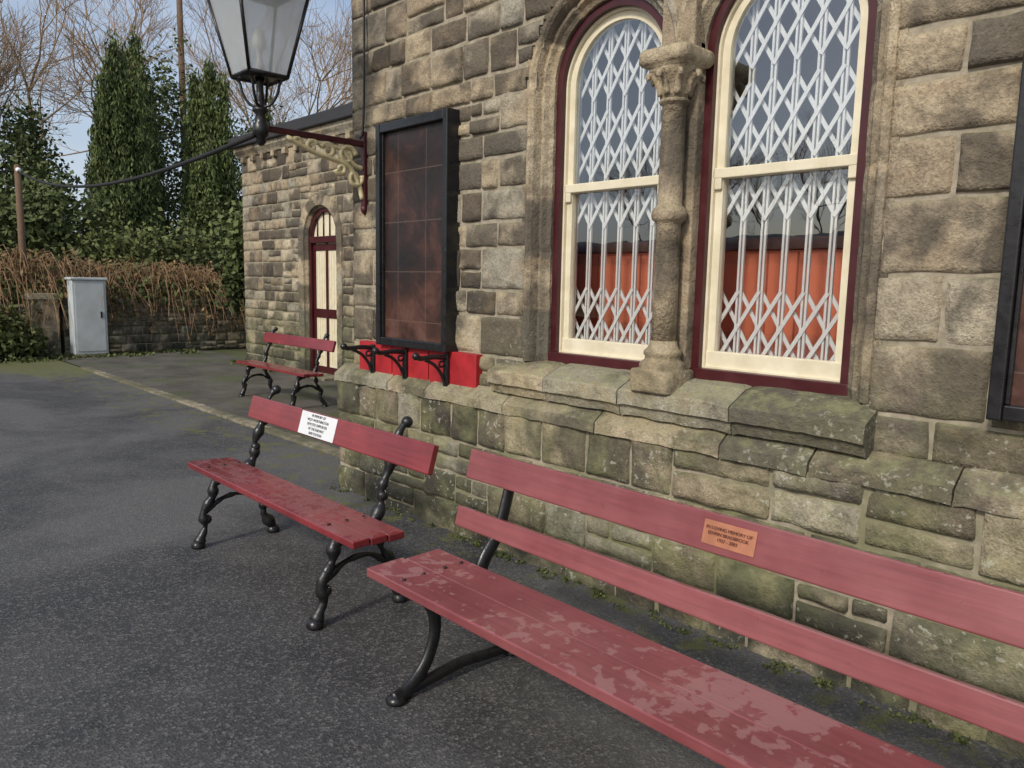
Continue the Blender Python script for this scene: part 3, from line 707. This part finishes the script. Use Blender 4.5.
box('door_panel',-15.998,-15.99,.82,1.32,.12,1.4,GREYCAB,CBN,.003); box('door_handle',-15.99,-15.97,1.24,1.27,.75,.87,BLACK,CBN,.003)

# vegetation
def leaves(name,C,spread,per,size,mat,parent=None,up=.0,aspect=1.6,bright=None):
    C=np.asarray(C,dtype=float); n=len(C)
    P=np.repeat(C,per,axis=0)+RNG.normal(0,1,(n*per,3))*np.asarray(spread)
    N=len(P); d=RNG.normal(0,1,(N,3)); d[:,2]+=up*2.5; d/=np.linalg.norm(d,axis=1)[:,None]
    e=np.cross(d,RNG.normal(0,1,(N,3))); e/=np.linalg.norm(e,axis=1)[:,None]
    s=size*RNG.uniform(.5,1.4,(N,1)); a=d*s*aspect/2; b=e*s/2
    V=np.stack([P-a,P+b*.9,P+a,P-b*.9],1).reshape(-1,3); F=np.arange(N*4).reshape(-1,4)
    cb=RNG.uniform(0,1,n) if bright is None else bright
    c=np.clip(np.repeat(cb,per)*.75+RNG.uniform(-.05,.3,N),0,1); c=np.repeat(c,4); A=np.stack([c,c,c,np.ones_like(c)],1)
    return npmesh(name,V,F,mat,parent,A)
def sticks(name,segs,mat,parent=None):
    s=np.asarray(segs,dtype=float); a=s[:,0:3];b=s[:,3:6];ra=s[:,6:7];rb=s[:,7:8]
    d=b-a; d/=np.linalg.norm(d,axis=1)[:,None]+1e-9; h=np.where(np.abs(d[:,2:3])<.9,np.array([[0,0,1.]]),np.array([[1.,0,0]])); u=np.cross(d,h); u/=np.linalg.norm(u,axis=1)[:,None]; w=np.cross(d,u)
    V=[]
    for k in range(3):
        an=k*math.pi*2/3; o=u*math.cos(an)+w*math.sin(an); V.append(a+o*ra)
    for k in range(3):
        an=k*math.pi*2/3; o=u*math.cos(an)+w*math.sin(an); V.append(b+o*rb)
    V=np.stack(V,1).reshape(-1,3); n=len(s); base=np.arange(n)[:,None]*6
    F=np.concatenate([base+np.array([[k,(k+1)%3,3+(k+1)%3,3+k]]) for k in range(3)],0)
    return npmesh(name,V,F,mat,parent)
def bare_tree(name,base,H,seed,lv=5,spread=.6,r0=None,split=(2,4)):
    r=random.Random(seed); thick=[];thin=[]
    def grow(p,d,L,rad,l):
        n=3; q=p
        for i in range(n):
            d2=(d+Vector((r.gauss(0,.12),r.gauss(0,.12),r.gauss(.04,.08)))).normalized(); q2=q+d2*L/n; r1=max(.006,rad*(1-.13*i));r2=max(.005,rad*(1-.13*(i+1)))
            (thick if l<3 else thin).append((*q,*q2,r1,r2)); q=q2;d=d2
            if l>=1 and i<n-1 and r.random()<.8:
                dd=(d+Vector((r.gauss(0,1),r.gauss(0,1),r.gauss(.2,.7)))*spread).normalized()
                if l<lv: grow(q,dd,L*r.uniform(.5,.75),r2*.5,l+1)
        if l<lv:
            for k in range(r.randint(*split)):
                dd=(d+Vector((r.gauss(0,1),r.gauss(0,1),r.gauss(.15,.6)))*spread).normalized()
                grow(q,dd,L*r.uniform(.62,.84),rad*.62*r.uniform(.75,1),l+1)
    grow(Vector(base),Vector((0,0,1)),H*.3,r0 or H*.012,0)
    e=empty(name); sticks('trunk_and_limbs',thick,BARK,e); sticks('twigs',thin,TWIG,e); return e
def cypress(name,base,H,R,seed,n=420):
    r=np.random.default_rng(seed); e=empty(name)
    sticks('trunk',[(*base,base[0],base[1],base[2]+H*.85,.15,.03)],BARK,e)
    pl=[(0,0,1.0,.75)]+[(math.cos(k*1.05+seed)*R*.62*r.uniform(.6,1.1),math.sin(k*1.05+seed)*R*.62*r.uniform(.6,1.1),r.uniform(.55,.95),.5) for k in range(8)]
    C=[];Bt=[]
    for ox,oy,hh,rr in pl:
        k=int(n*rr*hh)
        t=r.uniform(0,1,k)**.8; prof=np.minimum(1,(t*5+.25))*(1-t)**.75*1.15; a=r.uniform(0,2*math.pi,k); q=R*.62*rr*prof*np.sqrt(r.uniform(.45,1,k))*(1+.2*np.sin(t*23+ox*5))
        c=np.stack([base[0]+ox*(1-t*.35)+q*np.cos(a),base[1]+oy*(1-t*.35)+q*np.sin(a),base[2]+.2+t*H*hh],1); C.append(c)
        Bt.append(np.clip(.5+.25*np.sin(a*3+ox*9)+r.uniform(-.45,.35,k),0,1))
    C=np.concatenate(C);Bt=np.concatenate(Bt)
    leaves('foliage',C,(.08,.08,.16),16,.05,L_CON,e,up=1.0,aspect=3.0,bright=Bt); return e
def mound(name,c,rad,n,per,size,mat,up=0,spread=.22,seed=1,parent=None,shell=.5):
    r=np.random.default_rng(seed); d=r.normal(0,1,(n,3)); d/=np.linalg.norm(d,axis=1)[:,None]
    q=d*np.asarray(rad)*(shell+(1-shell)*r.uniform(0,1,(n,1)))*(1+.22*np.sin(d[:,0:1]*7+seed)*np.cos(d[:,2:3]*6+d[:,1:2]*5))
    C=np.asarray(c)+q
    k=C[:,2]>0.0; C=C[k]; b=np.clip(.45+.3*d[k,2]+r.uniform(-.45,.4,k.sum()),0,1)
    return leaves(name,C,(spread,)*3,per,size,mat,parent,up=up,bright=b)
V=[];F=[];nx,ny=20,60
for i in range(nx+1):
    for j in range(ny+1):
        x=-17.0-i*1.2; y=-30+j*1.0; z=.5+min(1,i/6)*.9+i*.1+noise.noise(Vector((x*.3,y*.3,0)))*.35
        V.append((x,y,z))
for i in range(nx):
    for j in range(ny): a=i*(ny+1)+j; F.append((a,a+ny+1,a+ny+2,a+1))
obj('earth_bank',V,F,GRASS,smooth=True)

cypress('cypress_tree',(-22,3.45,1.0),6.3,1.3,3,560)
cypress('cypress_tree.001',(-21.5,5.7,1.0),6.0,1.05,9,480)
cypress('cypress_tree.002',(-21,7.0,1.0),5.0,.95,14,300)
cypress('cypress_tree.003',(-24,4.6,1.0),7.0,1.2,21,380)
TH=empty('evergreen_thicket')
for i,(c,rd,n,m_) in enumerate([((-21,1.4,2.2),(1.2,1.6,1.6),300,L_IVY),((-22,-.6,2.4),(1.3,1.8,2.2),400,L_IVY),((-23,-3.4,2.8),(1.5,2.2,2.8),380,L_SHR),((-21,6.5,2.2),(1.2,2.6,1.5),320,L_IVY),((-25,9,3.5),(1.8,3.0,3.5),480,L_IVY),((-23,1.6,3.2),(.9,.9,2.6),260,L_IVY),((-19.5,3.4,1.6),(.9,2.2,1.1),260,L_SHR),((-20,9.5,2.8),(1.5,2,2.6),300,L_SHR),((-26,6,4.5),(1.5,1.4,4.0),360,L_IVY)]):
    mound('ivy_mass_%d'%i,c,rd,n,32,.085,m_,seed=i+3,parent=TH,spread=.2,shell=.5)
for i,(b,H,sd,sp) in enumerate([((-24,.6,1.2),8.5,4,.5),((-23,-1.8,1.2),8.0,8,.55),((-27,2.6,1.5),11,15,.5),((-28,6.5,1.5),12,23,.5),((-26,9.2,1.5),11,31,.5),((-30,12,1.5),13,41,.5)]):
    bare_tree('bare_tree' if i==0 else 'bare_tree.%03d'%i,b,H,sd,5,sp)
TP=empty('telegraph_pole'); lathe('pole',[(.13,0),(.09,11)],(-27,7.0,1),WOODP,TP,10); box('crossarm',-27.1,-26.9,6.2,7.8,11.2,11.3,WOODP,TP,.01)
r=random.Random(3); seg=[];LC=[]
for i in range(3000):
    y=r.uniform(-5,4.6) if r.random()<.85 else r.uniform(4,8); x=WX-.25-r.random()*1.3; z=1.0+r.random()*.35
    h=r.uniform(.15,.75)*(1.15 if y<1 else .9); L=r.uniform(.3,1.2); a=r.gauss(.2,1.2); dx=math.cos(a)*L; dy=math.sin(a)*L
    p=None; drop=r.uniform(.2,1.7)
    for k in range(7):
        t=k/6; q=(x+dx*t+r.gauss(0,.015),y+dy*t+r.gauss(0,.015),z+h*4*t*(1-t)*(1-.2*t)-drop*max(0,t-.45)**1.5*1.2)
        q=(q[0],q[1],max(q[2],.12))
        if q[0]>WX+.02 and q[2]<1.1: q=(max(q[0],WX+.06),q[1],q[2])
        if p: seg.append((*p,*q,.009*(1-t*.5),.008*(1-t*.5)))
        p=q
        if r.random()<.22: LC.append(q)
BRM=empty('bramble_hedge'); sticks('stems',seg,BRST,BRM); leaves('leaves',LC,(.05,.05,.05),3,.06,L_BR,BRM)
mound('under_leaves',(WX-.9,-.6,1.25),(.7,5.4,.45),420,20,.08,L_SHR,seed=77,parent=BRM,spread=.15)
mound('ivy_bush',(-14.35,3.55,1.95),(.42,.55,1.05),170,36,.085,L_IVY,seed=5,spread=.12)
mound('ivy_bush.001',(-16.5,4.9,1.5),(.3,.9,.9),120,28,.085,L_IVY,seed=6,spread=.14)
mound('wall_top_greenery',(WX-.2,1.6,1.15),(.35,3.4,.3),150,22,.07,L_SHR,seed=41,parent=BRM,spread=.12)
mound('roadside_shrub',(-16.2,-.35,.35),(.35,.65,.5),90,26,.08,L_SHR,seed=8,spread=.1)
mound('roadside_shrub.001',(-16.3,-2.3,.4),(.4,1.2,.6),150,26,.08,L_SHR,seed=12,spread=.1)
C=[(r.uniform(-16.5,-15.6),r.uniform(-4,3.0),.02) for _ in range(240)]+[(r.uniform(-13.7,-11.8),FY-.1-abs(r.gauss(0,.12)),.02) for _ in range(60)]+[(r.uniform(-9.5,-5),FY-.1-abs(r.gauss(0,.1)),.02) for _ in range(50)]
leaves('weeds_at_wall_foot',C,(.05,.05,.02),14,.04,L_SHR,None,up=.4)
C=[(r.uniform(XC-.1,2.5),-.11-abs(r.gauss(0,.035)),.006) for _ in range(110)]
leaves('moss_at_wall_foot',C,(.018,.012,.006),22,.014,L_SHR,None,up=.2,aspect=1.2)

# train opposite (seen only as a reflection in the glass)
REDC=simple('carriage_red',(.52,.085,.05),.35,scale=2,c2=(.44,.065,.04))
def carriage(name,x0,x1):
    e=empty(name); y1,y0=-20,-22.7
    box('body',x0,x1,y0,y1,.1,2.35,REDC,e,.05); box('upper_panel',x0+.02,x1-.02,y0+.02,y1-.02,2.352,2.9,simple('carriage_brown',(.09,.04,.03),.4),e,.04)
    V=[];F=[];n=12
    for i,x in enumerate((x0,x1)):
        for k in range(n+1): a=math.pi*k/n; V.append((x,(y0+y1)/2-1.4*math.cos(a),2.9+.45*math.sin(a)))
    for k in range(n): F.append((k,n+1+k,n+2+k,k+1))
    F.append(tuple(range(n+1))); F.append(tuple(range(n+1,2*n+2))[::-1]); obj('roof',V,F,SLATE,e)
    box('underframe',x0+.3,x1-.3,y0+.3,y1-.25,-.25,.09,BLACK,e,.02)
    x=x0+.7
    while x<x1-1: box('door_strip',x,x+.05,y1+.001,y1+.03,.15,2.3,REDC,e,.004); x+=1.4
    for bx in(x0+2.2,x1-2.2):
        for dx in(-.9,.9):
            bm=bmesh.new(); bmesh.ops.create_cone(bm,cap_ends=True,segments=24,radius1=.46,radius2=.46,depth=.12); bmesh.ops.rotate(bm,matrix=Matrix.Rotation(math.pi/2,3,'X'),verts=bm.verts); bmesh.ops.translate(bm,vec=(bx+dx,y1-.6,-.4),verts=bm.verts); bobj('wheel',bm,BLACK,e,False)
carriage('railway_carriage',-34,-16.5); carriage('railway_carriage.001',-15.9,2)
for i,(b,H,sd) in enumerate([((-20,-34,0),10,61),((-12,-36,0),12,67),((-29,-37,0),11,71),((-16,-32,0),11,73),((-24,-33,0),10,79)]): bare_tree('bare_tree.%03d'%(20+i),b,H,sd,5,.5)

# sky, sun, camera
EL=math.radians(36); sdv=Vector((.20,-.98,0)).normalized(); AZ=math.atan2(sdv.x,sdv.y)
w=bpy.data.worlds.new('World'); S.world=w; w.use_nodes=True; nt=w.node_tree; bg=nt.nodes['Background']
sk=nt.nodes.new('ShaderNodeTexSky'); sk.sky_type='NISHITA'; sk.sun_disc=False; sk.sun_elevation=EL; sk.sun_rotation=AZ; sk.air_density=1.0; sk.dust_density=2.5; sk.ozone_density=1.0
tc=nt.nodes.new('ShaderNodeTexCoord'); mpw=nt.nodes.new('ShaderNodeMapping'); mpw.inputs['Scale'].default_value=(1,1,2.6); nt.links.new(tc.outputs['Generated'],mpw.inputs[0])
cn=nt.nodes.new('ShaderNodeTexNoise'); cn.inputs['Scale'].default_value=1.9; cn.inputs['Detail'].default_value=5; cn.inputs['Distortion'].default_value=.5; nt.links.new(mpw.outputs[0],cn.inputs['Vector'])
cr=nt.nodes.new('ShaderNodeValToRGB'); cr.color_ramp.elements[0].position=.38; cr.color_ramp.elements[0].color=(.16,.16,.16,1); cr.color_ramp.elements[1].position=.66; cr.color_ramp.elements[1].color=(.65,.65,.65,1); nt.links.new(cn.outputs[0],cr.inputs[0])
cm=nt.nodes.new('ShaderNodeMix'); cm.data_type='RGBA'; nt.links.new(cr.outputs[0],cm.inputs[0]); nt.links.new(sk.outputs[0],cm.inputs[6]); cm.inputs[7].default_value=(4.4,4.9,5.8,1)
nt.links.new(cm.outputs[2],bg.inputs[0]); bg.inputs[1].default_value=.15
sl=bpy.data.lights.new('sun','SUN'); sl.energy=2.5; sl.angle=math.radians(8); sl.color=(1,.94,.83)
so=bpy.data.objects.new('sun',sl); COL.objects.link(so)
sd=Vector((sdv.x*math.cos(EL),sdv.y*math.cos(EL),math.sin(EL))); so.rotation_euler=sd.to_track_quat('Z','Y').to_euler(); so.location=sd*30

cam=bpy.data.cameras.new('camera'); co=bpy.data.objects.new('camera',cam); COL.objects.link(co); S.camera=co
p,rl,yw=math.radians(7.49),math.radians(1.18),math.radians(43.3)
fh=Vector((-math.cos(yw),math.sin(yw),0)); z=Vector((0,0,1)); R=Vector((math.sin(yw),math.cos(yw),0))
Fw=fh*math.cos(p)-z*math.sin(p); Dn=-fh*math.sin(p)-z*math.cos(p)
ix=R*math.cos(rl)-Dn*math.sin(rl); iy=R*math.sin(rl)+Dn*math.cos(rl)
mt=Matrix((ix,-iy,-Fw)).transposed().to_4x4(); mt.translation=Vector((0,-2.995,1.55)); co.matrix_world=mt
cam.sensor_width=36; cam.lens=760/1024*36; cam.clip_end=2000; cam.clip_start=.05
